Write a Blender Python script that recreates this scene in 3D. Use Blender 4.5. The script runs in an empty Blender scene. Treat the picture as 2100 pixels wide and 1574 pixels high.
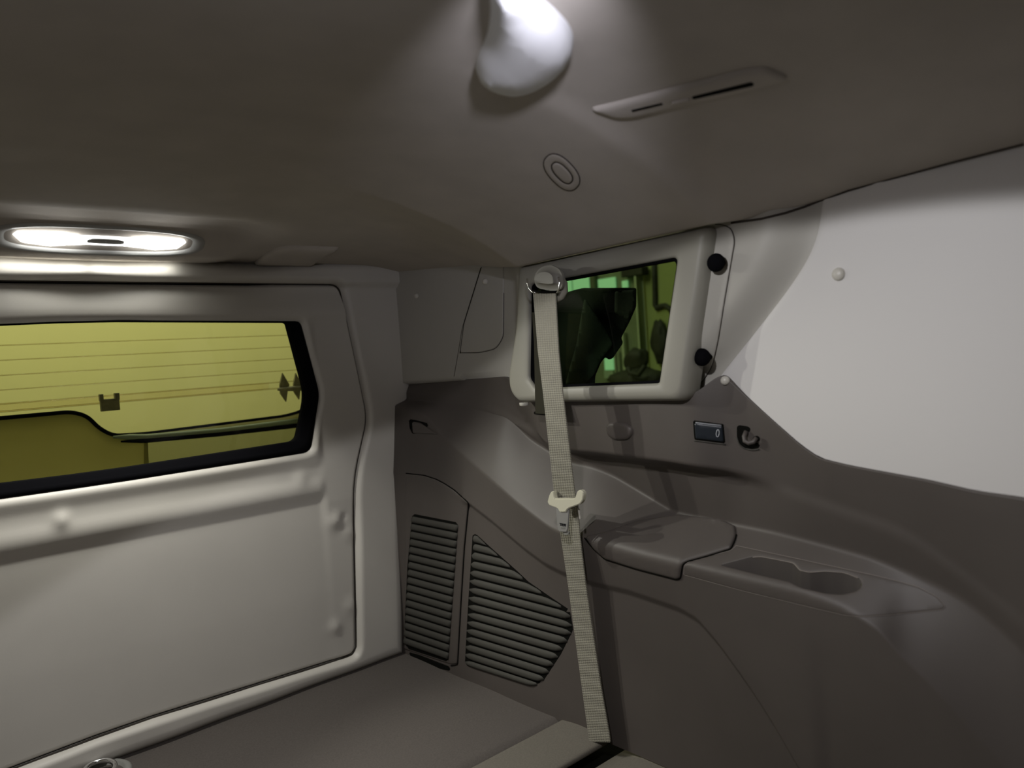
import bpy, bmesh, math, random
import numpy as np
from mathutils import Vector, Matrix
from mathutils.bvhtree import BVHTree
from mathutils.geometry import delaunay_2d_cdt
random.seed(7)
S = bpy.context.scene
COL = S.collection
# ------------------------------------------------------------------ camera
F = 1577.0                                  # focal length in pixels of the 2100x1574 frame
def cv(px, py): return np.array([(px-1050)/F, -(py-787)/F, -1.0])
_dx = cv(2800, 608); _dx /= np.linalg.norm(_dx)          # direction across the vehicle
_dy = cv(-366, 826); _dy = _dy-_dx*np.dot(_dy, _dx); _dy /= np.linalg.norm(_dy)   # towards the rear
_dz = np.cross(_dx, _dy)
R = np.array([_dx, _dy, _dz]); CAM = np.array([0, 0, 0.70])
cam = bpy.data.cameras.new('camera'); cam.sensor_width = 36; cam.lens = F/2100*36
cam.clip_start = 0.01; cam.dof.use_dof = True; cam.dof.focus_distance = 1.45; cam.dof.aperture_fstop = 3.5
co = bpy.data.objects.new('camera', cam); COL.objects.link(co)
co.matrix_world = Matrix.Translation(Vector(CAM)) @ Matrix(R.tolist()).to_4x4()
S.camera = co
# ------------------------------------------------------------------ world, light, exposure
w = bpy.data.worlds.new('world'); S.world = w; w.use_nodes = True
w.node_tree.nodes['Background'].inputs[0].default_value = (0.9, 1, 0.8, 1)
w.node_tree.nodes['Background'].inputs[1].default_value = 0.01
S.view_settings.view_transform = 'Standard'; S.view_settings.look = 'None'
S.view_settings.gamma = 1; S.view_settings.exposure = 0.0; S.view_settings.use_curve_mapping = False
def area(name, loc, to, sx, sy, power, color, spread=180):
    l = bpy.data.lights.new(name, 'AREA'); l.shape = 'RECTANGLE'; l.size = sx; l.size_y = sy
    l.energy = power; l.color = color; l.spread = math.radians(spread)
    o = bpy.data.objects.new(name, l); COL.objects.link(o); o.location = loc
    d = Vector(to)-Vector(loc); o.rotation_euler = d.to_track_quat('-Z', 'Y').to_euler(); return o
CX = 0.377                                  # centre line of the vehicle
LY, LZ, LT = 1.425, 0.942, math.radians(44)  # rear dome lamp: position and tilt of the sloping ceiling facet that carries it
for s in (-1, 1):                           # the two LED modules of the rear dome lamp
    rs = bpy.data.lights.new('rear_dome_led', 'SPOT'); rs.energy = 7.5; rs.color = (1, 0.99, 0.90); rs.spot_size = math.radians(80); rs.spot_blend = 0.6; rs.shadow_soft_size = 0.008
    ro_ = bpy.data.objects.new('rear_dome_led', rs); COL.objects.link(ro_); ro_.location = (CX+s*0.072, LY-0.016, LZ-0.016); ro_.rotation_euler = Vector((0.40, -0.62, -0.68)).to_track_quat('-Z', 'Y').to_euler()
    ds = bpy.data.lights.new('rear_dome_downlight', 'SPOT'); ds.energy = 6.0; ds.color = (1, 0.985, 0.92); ds.spot_size = math.radians(102); ds.spot_blend = 0.3; ds.shadow_soft_size = 0.012
    do_ = bpy.data.objects.new('rear_dome_downlight', ds); COL.objects.link(do_); do_.location = (CX+s*0.072, LY-0.008, LZ-0.022); do_.rotation_euler = Vector((0, 0, -1)).to_track_quat('-Z', 'Y').to_euler()
    area('rear_dome_lens_glow', (CX+s*0.075, LY+0.100, 0.9168), (CX+s*0.078, 1.56, 0.885), 0.14, 0.010, 0.05, (1, 0.99, 0.93))
fs = bpy.data.lights.new('front_dome_led', 'SPOT'); fs.energy = 8.4; fs.color = (0.96, 0.955, 0.98); fs.spot_size = math.radians(128); fs.spot_blend = 0.05; fs.shadow_soft_size = 0.012
area('front_dome_lens', (0.30, 0.43, 0.946), (0.36, 0.45, 0.0), 0.03, 0.02, 1.2, (1.0, 0.94, 0.97))
fo_ = bpy.data.objects.new('front_dome_led', fs); COL.objects.link(fo_); fo_.location = (0.30, 0.43, 0.948); fo_.rotation_euler = Vector((0.3256, 0.02, -0.9455)).to_track_quat('-Z', 'Y').to_euler()
area('garage_rear_light', (0.4, 2.35, 2.3), (0.4, 3.3, 0.8), 2.6, 0.5, 50, (1, 0.98, 0.8))
area('garage_side_light', (2.6, 2.6, 2.9), (3.3, 2.6, 0.7), 0.5, 3.0, 11, (0.95, 1, 0.82))
# ------------------------------------------------------------------ helpers
def ray(px, py): return R @ cv(px, py)
def onz(px, py, z): r = ray(px, py); return CAM+r*((z-CAM[2])/r[2])
def onx(px, py, x): r = ray(px, py); return CAM+r*(x/r[0])
def ony(px, py, y): r = ray(px, py); return CAM+r*(y/r[1])
def sm(t): t = np.clip(t, 0, 1); return t*t*(3-2*t)
def mat(name, col, rough=0.5, bump=0.0, bscale=400, metal=0, var=0.0, vscale=8, emit=None, estr=0, spec=0.5, coat=0):
    m = bpy.data.materials.new(name); m.use_nodes = True; nt = m.node_tree; b = nt.nodes['Principled BSDF']
    b.inputs['Base Color'].default_value = (*col, 1); b.inputs['Roughness'].default_value = rough
    b.inputs['Metallic'].default_value = metal; b.inputs['Specular IOR Level'].default_value = spec
    b.inputs['Coat Weight'].default_value = coat
    tc = nt.nodes.new('ShaderNodeTexCoord')
    if bump:
        n = nt.nodes.new('ShaderNodeTexNoise'); n.inputs['Scale'].default_value = bscale; n.inputs['Detail'].default_value = 3
        bp = nt.nodes.new('ShaderNodeBump'); bp.inputs['Strength'].default_value = bump; bp.inputs['Distance'].default_value = 0.0006
        nt.links.new(tc.outputs['Object'], n.inputs['Vector']); nt.links.new(n.outputs['Fac'], bp.inputs['Height'])
        nt.links.new(bp.outputs[0], b.inputs['Normal'])
    if var:
        n2 = nt.nodes.new('ShaderNodeTexNoise'); n2.inputs['Scale'].default_value = vscale; n2.inputs['Detail'].default_value = 5
        rp = nt.nodes.new('ShaderNodeValToRGB')
        rp.color_ramp.elements[0].position = 0.3; rp.color_ramp.elements[1].position = 0.7
        rp.color_ramp.elements[0].color = (*[c*(1-var) for c in col], 1); rp.color_ramp.elements[1].color = (*[min(1, c*(1+var)) for c in col], 1)
        nt.links.new(tc.outputs['Object'], n2.inputs['Vector']); nt.links.new(n2.outputs['Fac'], rp.inputs[0]); nt.links.new(rp.outputs[0], b.inputs['Base Color'])
    if emit:
        b.inputs['Emission Color'].default_value = (*emit, 1); b.inputs['Emission Strength'].default_value = estr
    return m
def glass(name, tint, gloss=0.06):
    m = bpy.data.materials.new(name); m.use_nodes = True; nt = m.node_tree
    nt.nodes.remove(nt.nodes['Principled BSDF']); out = nt.nodes['Material Output']
    t = nt.nodes.new('ShaderNodeBsdfTransparent'); t.inputs[0].default_value = (*tint, 1)
    g = nt.nodes.new('ShaderNodeBsdfGlossy'); g.inputs['Roughness'].default_value = 0.02
    mx = nt.nodes.new('ShaderNodeMixShader'); fr = nt.nodes.new('ShaderNodeFresnel'); fr.inputs[0].default_value = 1.35
    nt.links.new(fr.outputs[0], mx.inputs[0]); nt.links.new(t.outputs[0], mx.inputs[1]); nt.links.new(g.outputs[0], mx.inputs[2])
    nt.links.new(mx.outputs[0], out.inputs[0]); return m
M = dict(
    panel=mat('white_panel_vinyl', (0.64, 0.625, 0.605), 0.6, 0.06, 600),
    beige=mat('beige_vinyl', (0.41, 0.395, 0.355), 0.55, 0.10, 500, var=0.03, vscale=5),
    liner=mat('headliner_fabric', (0.46, 0.42, 0.37), 0.9, 0.25, 900, var=0.05, vscale=14, spec=0.2),
    padded=mat('padded_vinyl', (0.60, 0.575, 0.52), 0.48, 0.08, 600, var=0.03, vscale=6),
    boxv=mat('window_box_plastic', (0.27, 0.26, 0.22), 0.5, 0.06, 600),
    trim=mat('dark_trim_plastic', (0.084, 0.072, 0.064), 0.52, 0.12, 900, var=0.05, vscale=10),
    grille=mat('grille_plastic', (0.052, 0.050, 0.042), 0.72, 0.15, 900, spec=0.3),
    black=mat('black_rubber', (0.004, 0.004, 0.005), 0.9, spec=0.03),
    gap=mat('dark_gap', (0.004, 0.004, 0.003), 0.9, spec=0.1),  # near-black colour painted for the shade in seams, slots and between slats
    gapsoft=mat('brown_seam', (0.05, 0.042, 0.035), 0.8, spec=0.2),
    carpet=mat('carpet', (0.105, 0.093, 0.084), 0.95, 0.7, 1400, var=0.10, vscale=350, spec=0.1),
    carpet2=mat('carpet_worn', (0.15, 0.137, 0.115), 0.95, 0.7, 1400, var=0.10, vscale=350, spec=0.1),
    chrome=mat('chrome', (0.8, 0.8, 0.8), 0.12, metal=1),
    steel=mat('tongue_steel', (0.50, 0.50, 0.49), 0.38, metal=0.7),
    cream=mat('cream_plastic', (0.62, 0.60, 0.47), 0.4),
    cap=mat('cap_plastic', (0.56, 0.54, 0.48), 0.4),
    greyp=mat('grey_plastic', (0.25, 0.25, 0.23), 0.4),
    navy=mat('navy_switch_plastic', (0.012, 0.017, 0.024), 0.35),
    bezel=mat('lamp_bezel_plastic', (0.42, 0.42, 0.40), 0.35),
    lens=mat('lit_lens', (0.9, 0.9, 0.9), 0.4, emit=(1, 1, 0.98), estr=9.0),
    ind=mat('indicator_print', (0.45, 0.47, 0.5), 0.4),
    yellow=mat('yellow_wall_paint', (0.62, 0.565, 0.23), 0.8, var=0.03, vscale=3),
    wire=glass('defroster_wire', (0.90, 0.86, 0.78)),
    olive=mat('olive_trim_plastic', (0.42, 0.39, 0.17), 0.6, 0.1, 600, var=0.1, vscale=6),
    insert=glass('tinted_lower_glass', (0.46, 0.46, 0.42)),
    olive2=mat('olive_bracket', (0.22, 0.20, 0.10), 0.6, var=0.25, vscale=60),
    garage=mat('green_wall_paint', (0.30, 0.34, 0.13), 0.9, var=0.12, vscale=2.5),
    gpane=mat('lit_window_pane', (0.2, 0.3, 0.2), 0.5, emit=(0.36, 0.75, 0.42), estr=0.62),
    gframe=mat('pale_door_frame', (0.40, 0.46, 0.30), 0.8, var=0.1, vscale=4),
    dark=mat('dark_machinery', (0.018, 0.02, 0.01), 0.7, var=0.3, vscale=12),
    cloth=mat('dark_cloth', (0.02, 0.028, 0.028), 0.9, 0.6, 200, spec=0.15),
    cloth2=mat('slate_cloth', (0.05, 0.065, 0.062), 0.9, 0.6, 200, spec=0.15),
    white=mat('lamp_housing_white', (0.80, 0.80, 0.80), 0.9, spec=0.1),
    gtint=glass('side_glass', (0.50, 0.62, 0.42)),
    ctint=glass('clear_glass', (0.90, 0.93, 0.84)),
)
def belt_mat():
    m = mat('belt_webbing', (0.30, 0.285, 0.23), 0.7); nt = m.node_tree; b = nt.nodes['Principled BSDF']
    uv = nt.nodes.new('ShaderNodeUVMap'); sx = nt.nodes.new('ShaderNodeSeparateXYZ')
    def wave(sock, k):
        a = nt.nodes.new('ShaderNodeMath'); a.operation = 'MULTIPLY'; a.inputs[1].default_value = k
        s = nt.nodes.new('ShaderNodeMath'); s.operation = 'SINE'; nt.links.new(sock, a.inputs[0]); nt.links.new(a.outputs[0], s.inputs[0]); return s
    nt.links.new(uv.outputs[0], sx.inputs[0])
    a = wave(sx.outputs[0], 2*math.pi*9); c = wave(sx.outputs[1], 2*math.pi*330)
    mm = nt.nodes.new('ShaderNodeMath'); mm.operation = 'MULTIPLY_ADD'; mm.inputs[1].default_value = 0.5
    nt.links.new(c.outputs[0], mm.inputs[0]); nt.links.new(a.outputs[0], mm.inputs[2])
    bp = nt.nodes.new('ShaderNodeBump'); bp.inputs['Strength'].default_value = 0.8; bp.inputs['Distance'].default_value = 0.0007
    nt.links.new(mm.outputs[0], bp.inputs['Height']); nt.links.new(bp.outputs[0], b.inputs['Normal']); return m
M['belt'] = belt_mat(); M['belt_dark'] = mat('belt_webbing_underside', (0.028, 0.026, 0.016), 0.8, spec=0.2)  # darker copy of the webbing: the strap's shade is put into its colour

def link(name, verts, faces, m, parent=None, smooth=True, uvs=None):
    me = bpy.data.meshes.new(name); me.from_pydata([tuple(map(float, v)) for v in verts], [], [tuple(int(i) for i in f) for f in faces])
    me.materials.append(m); me.validate(); me.update()
    if smooth: me.shade_smooth()
    if uvs is not None:
        ul = me.uv_layers.new(name='UVMap')
        for l in me.loops: ul.data[l.index].uv = uvs[l.vertex_index]
    o = bpy.data.objects.new(name, me); COL.objects.link(o)
    if parent is not None: o.parent = parent
    return o
def tag(o, label=None, cat=None, group=None, kind=None):
    if label: o['label'] = label
    if cat: o['category'] = cat
    if group: o['group'] = group
    if kind: o['kind'] = kind
    return o
def root(name, loc=(0, 0, 0)):
    o = bpy.data.objects.new(name, None); COL.objects.link(o); o.location = loc; o.empty_display_size = 0.05; return o
def adopt(r, kids):                       # parent finished meshes to a root without moving them
    for k in kids: k.parent = r; k.matrix_parent_inverse = Matrix.Translation(-Vector(r.location))
class MB:
    def __init__(s): s.v = []; s.f = []
    def add(s, V, Fc):
        n = len(s.v); s.v += [tuple(v) for v in V]; s.f += [tuple(i+n for i in f) for f in Fc]; return s
    def grid(s, G, closed=False):
        G = np.array(G); a, b = G.shape[:2]; V = G.reshape(-1, 3)
        Fc = [(i*b+j, i*b+(j+1) % b, (i+1)*b+(j+1) % b, (i+1)*b+j) for i in range(a-1) for j in range(b if closed else b-1)]
        return s.add(V, Fc)
    def tube(s, P, r, n=8, flat=1.0, cap=True):
        P = [Vector(p) for p in P]; k = len(P); rs = r if hasattr(r, '__len__') else [r]*k; rings = []
        up = Vector((0.13, 0.21, 0.97)); prev = None
        for i, p in enumerate(P):
            t = (P[min(i+1, k-1)]-P[max(i-1, 0)]).normalized()
            a = (prev-t*prev.dot(t)) if prev else t.cross(up)
            a.normalize(); prev = a; b = t.cross(a)
            rings.append([p+(a*math.cos(q)+b*math.sin(q)*flat)*rs[i] for q in [2*math.pi*j/n for j in range(n)]])
        n0 = len(s.v); s.grid([[tuple(v) for v in r_] for r_ in rings], closed=True)
        if cap: s.f.append(tuple(n0+j for j in range(n))[::-1]); s.f.append(tuple(n0+(k-1)*n+j for j in range(n)))
        return s
    def box(s, c, hx, hy, hz, axes=None, bev=0.0):
        bm = bmesh.new(); bmesh.ops.create_cube(bm, size=2)
        for v in bm.verts: v.co = Vector((v.co.x*hx, v.co.y*hy, v.co.z*hz))
        if bev: bmesh.ops.bevel(bm, geom=bm.edges[:], offset=bev, segments=3, affect='EDGES', profile=0.6)
        ax = axes or [Vector((1, 0, 0)), Vector((0, 1, 0)), Vector((0, 0, 1))]; c = Vector(c)
        V = [tuple(c+ax[0]*v.co.x+ax[1]*v.co.y+ax[2]*v.co.z) for v in bm.verts]; bm.verts.index_update()
        s.add(V, [tuple(v.index for v in f.verts) for f in bm.faces]); bm.free(); return s
    def lathe(s, c, axis, prof, n=24, sx=1.0, sy=1.0, ref=(0, 0, 1)):
        ax = Vector(axis).normalized(); a = Vector(ref).cross(ax)
        if a.length < 1e-3: a = Vector((1, 0, 0)).cross(ax)
        a.normalize(); b = ax.cross(a); c = Vector(c)
        G = [[tuple(c+ax*h+(a*math.cos(q)*sx+b*math.sin(q)*sy)*r) for q in [2*math.pi*j/n for j in range(n)]] for r, h in prof]
        return s.grid(G, closed=True)
    def build(s, name, m, parent=None, smooth=True): return link(name, s.v, s.f, m, parent, smooth)
def autosmooth(o, deg=40):
    me = o.data; bm = bmesh.new(); bm.from_mesh(me); a = math.radians(deg)
    bmesh.ops.recalc_face_normals(bm, faces=bm.faces[:])
    for e in bm.edges: e.smooth = not (len(e.link_faces) == 2 and e.calc_face_angle(0) > a)
    bm.to_mesh(me); bm.free(); return o
def bvh_of(o):
    me = o.data; return BVHTree.FromPolygons([v.co for v in me.vertices], [p.vertices for p in me.polygons])
def cast(b, px, py, off=0.0):
    r = Vector(ray(px, py)).normalized()
    for t in ([b] if not isinstance(b, (list, tuple)) else b):
        h, n, i, d = t.ray_cast(Vector(CAM), r)
        if h is not None:
            if n.dot(r) > 0: n = -n
            return h+n*off, n
    return None, None
def dens(P, step, closed=True):
    out = []; n = len(P)
    for i in range(n if closed else n-1):
        a = np.array(P[i], float); b = np.array(P[(i+1) % n], float); k = max(1, int(round(np.linalg.norm(b-a)/step)))
        out += [tuple(a+(b-a)*j/k) for j in range(k)]
    if not closed: out.append(tuple(P[-1]))
    return out
def rnd(P, r, n=5, closed=True):          # round the corners of a polygon (r: one radius or a list)
    out = []; k = len(P); P = [np.array(p, float) for p in P]
    for i in range(k):
        if not closed and i in (0, k-1): out.append(tuple(P[i])); continue
        a, p, b = P[i-1], P[i], P[(i+1) % k]; ri = r[i] if hasattr(r, '__len__') else r
        la, lb = np.linalg.norm(a-p), np.linalg.norm(b-p); q = min(ri, la*0.47, lb*0.47)
        s, e = p+(a-p)/la*q, p+(b-p)/lb*q
        for j in range(n): t = j/(n-1); out.append(tuple((1-t)**2*s+2*t*(1-t)*p+t*t*e))
    return out
def inside(P, x, y):
    c = False; n = len(P)
    for i in range(n):
        x1, y1 = P[i][:2]; x2, y2 = P[i-1][:2]
        if (y1 > y) != (y2 > y) and x < (x2-x1)*(y-y1)/(y2-y1+1e-12)+x1: c = not c
    return c
def pdist(P, Q):                          # distance of points Q to closed polyline P
    P = np.array([p[:2] for p in P]); Q = np.array(Q); A = P; B = np.roll(P, -1, 0); best = np.full(len(Q), 1e9)
    for a, b in zip(A, B):
        d = b-a; L = max((d*d).sum(), 1e-12); t = np.clip(((Q-a)@d)/L, 0, 1); best = np.minimum(best, np.hypot(*(Q-(a+t[:, None]*d)).T))
    return best
def patch(name, outline, b, off, m, parent=None, step=9, rim=5.0, sink=0.002, holes=(), low=0.0, prof=None, well=0.0, smooth=True):
    """a raised plate lying on a big surface; the outline is read off the photograph, the plate follows the surface"""
    O = dens(outline, step*0.6); HS = [dens(h, step*0.6) for h in holes]; pts = list(O); edges = [(i, (i+1) % len(O)) for i in range(len(O))]
    for h in HS:
        n0 = len(pts); pts += h; edges += [(n0+i, n0+(i+1) % len(h)) for i in range(len(h))]
    nb = len(pts); loops = [O]+HS; A = np.array(O); cand = []
    xs = np.arange(A[:, 0].min(), A[:, 0].max(), step); ys = np.arange(A[:, 1].min(), A[:, 1].max(), step)
    cand += [(x+(0.5*step if j % 2 else 0), y) for j, y in enumerate(ys) for x in xs]
    dcand = pdist(sum(loops, []) if False else O, cand)
    for h in HS: dcand = np.minimum(dcand, pdist(h, cand))
    cand = [c for c, d in zip(cand, dcand) if d > rim+step*0.35]
    ring = []
    for L in loops:
        L2 = np.array(L); T = np.roll(L2, -1, 0)-np.roll(L2, 1, 0); N = np.stack([-T[:, 1], T[:, 0]], 1); N /= np.linalg.norm(N, axis=1)[:, None]+1e-9
        for f in (0.12, 0.45, 1.0):
            for sg in (1, -1):
                Q = L2+N*sg*rim*f; dd = pdist(O, Q)
                for h in HS: dd = np.minimum(dd, pdist(h, Q))
                ring += [tuple(q) for q, d in zip(Q, dd) if d > rim*f*0.93]
    cand = [c for c in cand+ring if inside(O, *c) and not any(inside(h, *c) for h in HS)]
    pts += cand
    vs, es, fs, ov, oe, of = delaunay_2d_cdt([Vector(p) for p in pts], edges, [], 0, 1e-4)
    vs = [tuple(v) for v in vs]; V = []; ok = []
    d = pdist(O, vs)
    for h in HS: d = np.minimum(d, pdist(h, vs))
    for p, di in zip(vs, d):
        q = 1-min(di/rim, 1.0); hgt = (prof(p) if prof else off)*math.sqrt(max(0, 1-q*q))+low
        if di < 1e-3: hgt = -sink if not well else 0.0
        h, n = cast(b, p[0], p[1], hgt); ok.append(h is not None); V.append(h if h is not None else Vector((0, 0, -9)))
    Fc = []
    for f in fs:
        cx = sum(vs[i][0] for i in f)/len(f); cy = sum(vs[i][1] for i in f)/len(f)
        if inside(O, cx, cy) and not any(inside(h, cx, cy) for h in HS) and all(ok[i] for i in f): Fc.append(tuple(f)[::-1])
    return link(name, V, Fc, m, parent, smooth)
def strip(name, pts, b, wid, m, parent=None, off=0.0006, step=8, flat=0.5, closed=False, n=6):
    P = [cast(b, *p, off)[0] for p in dens(pts, step, closed)]; P = [p for p in P if p is not None]
    if closed: P.append(P[0])
    return MB().tube(P, wid/2, n, flat=1.0).build(name, m, parent)
def sx_(Y, pts):                          # smoothed interpolation, pts = [(Y, v)...]
    p = sorted(pts); return np.interp(Y, [q[0] for q in p], [q[1] for q in p])
def gauss(a, dx, sig):
    k = int(3*sig/dx); g = np.exp(-0.5*(np.arange(-k, k+1)*dx/sig)**2); g /= g.sum(); return np.convolve(np.pad(a, k, mode='reflect', reflect_type='odd'), g, 'valid')
# ------------------------------------------------------------------ rows of the right-hand side (fine Y axis)
DY = 0.005
YS = np.arange(-1.2, 1.6251, DY)
def row(pix, extra=(), sig=0.012):
    P = [onx(px, py, X) for px, py, X in pix]; A = [(p[1], p[0], p[2]) for p in P]+[(y, x, z) for x, y, z in extra]
    X = gauss(sx_(YS, [(a[0], a[1]) for a in A]), DY, sig); Z = gauss(sx_(YS, [(a[0], a[2]) for a in A]), DY, sig); return X, Z
TX, TZ = row([(848, 786, 1.065), (940, 779, 1.055), (1035, 772, 1.03), (1421, 808, .985), (1480, 765, 1.004), (1530, 812, 1.012), (1580, 858, 1.012), (1640, 912, 1.011), (1680, 940, 1.010),
              (1740, 955, 1.008), (1900, 985, 1.005), (2000, 1008, 1.004), (2100, 1023, 1.0)], [(0.98, 0.76, 0.626), (0.98, 1.04, 0.628), (1.068, 1.65, 0.645), (1.0, 0.0, 0.45), (1.0, -1.3, 0.42)], 0.006)
AX, AZ = row([(1040, 855, 1.045), (1090, 900, 1.05), (1160, 945, 1.055), (1215, 956, 1.055), (1260, 975, 1.06), (1310, 1005, 1.06), (1380, 1048, 1.052), (1500, 1074, 1.045), (1591, 1092, 1.04), (1700, 1120, 1.038), (1788, 1144, 1.036),
              (1886, 1183, 1.034), (1960, 1218, 1.032), (2009, 1252, 1.03), (2059, 1296, 1.028), (2100, 1336, 1.025)], [(1.045, 1.30, 0.592), (1.05, 1.65, 0.615), (1.02, 0.12, 0.12), (1.02, 0.0, 0.02), (1.02, -1.3, 0.01)], 0.010)
BX, BZ = row([(870, 850, 1.012), (925, 910, 1.0), (980, 960, 0.992), (1060, 1030, 0.982), (1130, 1083, 0.978), (1170, 1100, 0.975), (1203, 1106, 0.972), (1300, 1132, 0.972), (1393, 1154, 0.974), (1523, 1185, 0.976), (1637, 1211, 0.978),
              (1713, 1238, 0.98), (1751, 1259, 0.98), (1809, 1295, 0.982), (1837, 1336, 0.984), (1911, 1405, 0.988), (1985, 1488, 0.992), (2064, 1574, 0.996)], [(1.02, 1.55, 0.60), (1.02, 1.65, 0.605), (1.0, 0.15, 0.03), (1.0, 0.0, 0.005), (1.0, -1.3, 0.002)], 0.010)
EX, EZ = row([(1150, 928, 1.01), (1232, 936, 1.0), (1374, 950, 1.0), (1474, 965, 1.01), (1569, 988, 1.03)], [(1.03, 1.25, 0.60), (1.03, 1.65, 0.63), (1.03, 0.4, 0.44), (1.02, 0.2, 0.30), (1.02, 0.0, 0.2), (1.02, -1.3, 0.2)], 0.02)
CXr, CZ = row([(965, 1033, 0.99), (1014, 1071, 0.99), (1078, 1125, 0.99), (1121, 1157, 0.99), (1155, 1174, 0.99), (1207, 1193, 0.99), (1292, 1213, 0.99), (1395, 1248, 0.99), (1434, 1270, 0.99), (1478, 1321, 0.99), (1542, 1410, 0.992),
               (1592, 1488, 0.994), (1641, 1574, 0.996)], [(1.0, 1.45, 0.44), (1.0, 1.65, 0.43), (1.0, 0.50, 0.015), (1.0, 0.4, 0.006), (1.0, -1.3, 0.001)], 0.006)
GX, GZ = row([(848, 557, 1.07), (985, 545, 1.055), (1040, 546, 1.02), (1064, 546, 0.952), (1270, 499, 0.952), (1462, 457, 0.955), (1520, 450, 0.985), (1600, 437, 1.005), (1680, 410, 1.018), (1800, 374, 1.02), (2100, 295, 1.01)],
             [(1.075, 1.65, 0.925), (1.0, 0.0, 0.91), (1.0, -1.3, 0.91)], 0.006)
EO = 0.033*sm((1.12-YS)/0.10)*sm((YS-0.56)/0.16)         # overhang above the shelf
CS = 0.007*sm((1.30-YS)/0.03)*sm((YS-0.50)/0.03)+0.0002   # step along the lower panel
def profile(P, rad, sub):
    """polyline in (x,z) -> rounded, evenly counted points"""
    P = [np.array(p, float) for p in P]; out = [P[0]]
    cur = P[0]
    for i in range(1, len(P)):
        if i < len(P)-1:
            a, p, c = P[i-1], P[i], P[i+1]; la, lc = np.linalg.norm(p-a), np.linalg.norm(c-p); q = min(rad[i], la*0.45, lc*0.45)
            s = p+(a-p)/max(la, 1e-9)*q; e = p+(c-p)/max(lc, 1e-9)*q
        else: s = e = P[i]; p = P[i]
        for j in range(1, sub[i-1]+1): out.append(cur+(s-cur)*j/sub[i-1])
        if i < len(P)-1:
            for j in range(1, 7): t = j/6; out.append((1-t)**2*s+2*t*(1-t)*p+t*t*e)
        cur = e
    return out
ksel = [k for k, y in enumerate(YS) if y > 0.05 or k % 8 == 0]
G = []
for k in ksel:
    zt = TZ[k]; za = min(AZ[k], zt-0.02); zb = min(BZ[k], za-0.002); zc = min(CZ[k], zb-0.03) if zb > 0.05 else zb*0.5
    ze = min(max(EZ[k], za+0.01), zt-0.02); xe = TX[k]+(AX[k]-TX[k])*(zt-ze)/(zt-za+1e-6)
    P = [(TX[k]+0.012, zt+0.001), (TX[k], zt), (xe-EO[k], ze+0.006), (xe+EO[k]*0.25, ze-0.010), (AX[k], za), (BX[k], zb),
         (CXr[k]-CS[k], zc+0.006), (CXr[k]+0.0005, zc-0.006), (1.0, -0.004)]
    pr = profile(P, [0, .002, .006, .008, .006, .005, .003, .003, 0], [1, 4, 2, 5, 10, 5, 1, 12])
    G.append([(p[0], YS[k], p[1]) for p in pr])
trim = MB().grid(G).build('side_trim_panel', M['trim'])
tag(trim, 'dark brown moulded plastic side trim running along the right side below the white panel', 'trim panel')
BT = bvh_of(trim)
# ------------------------------------------------------------------ upper side wall and pillar
_cp = [onx(px, py, 1.014) for px, py in [(1420, 850), (1474, 772), (1540, 690), (1600, 613), (1640, 557), (1665, 512), (1678, 470), (1686, 410), (1692, 360)]]
_cz = np.arange(0.55, 0.95, 0.005); _cy = gauss(np.interp(_cz, [p[2] for p in _cp], [p[1] for p in _cp]), 0.005, 0.012)
def ycr(z): return float(np.interp(z, _cz, _cy))
def xw(Y, z, k):
    yc = ycr(z)
    base = np.interp(Y, [-1.3, 0, 0.27, 0.38, 0.52, 0.66, 1.65], [1.003, 1.005, 1.013, 1.016, 1.018, 1.018, 1.050])
    return base-0.033*sm((Y-yc+.004)/0.075)*sm((1.13-Y)/0.06)*(0.25+0.75*sm((z-0.64)/0.05))
G = []
for k in ksel:
    zt, zg = TZ[k]-0.003, GZ[k]+0.025
    G.append([(max(xw(YS[k], z, k), (TX[k]+0.004) if z < TZ[k]+0.004 else 0), YS[k], z) for z in np.linspace(zg, zt, 40)])
wr = tag(MB().grid(G).build('wall_right', M['beige']), kind='structure')
BW = bvh_of(wr)
G = []
for j in range(60):
    r = []; f = j/59
    for i in range(70):
        u = i/69; z = 0.75
        for _ in range(14):
            y0 = ycr(z); y = y0+(-0.35-y0)*u**1.3
            zb, zg = np.interp(y, YS, TZ)+0.0005, np.interp(y, YS, GZ)+0.012; z = 0.5*z+0.5*(zb+(zg-zb)*f)
        kx = max(xw(y, z, 0), np.interp(y, YS, TX)+0.004 if z < np.interp(y, YS, TZ)+.004 else 0)
        e = min(1, (y0-y)/0.012); r.append((kx-0.0006-0.0035*math.sqrt(max(0, 1-(1-e)**2)), y, z))
    G.append(r)
pnl = tag(MB().grid(G).build('side_cover_panel', M['panel']), 'large smooth white panel covering the right side wall above the dark trim', 'panel')
BW = [bvh_of(pnl), BW]
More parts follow.
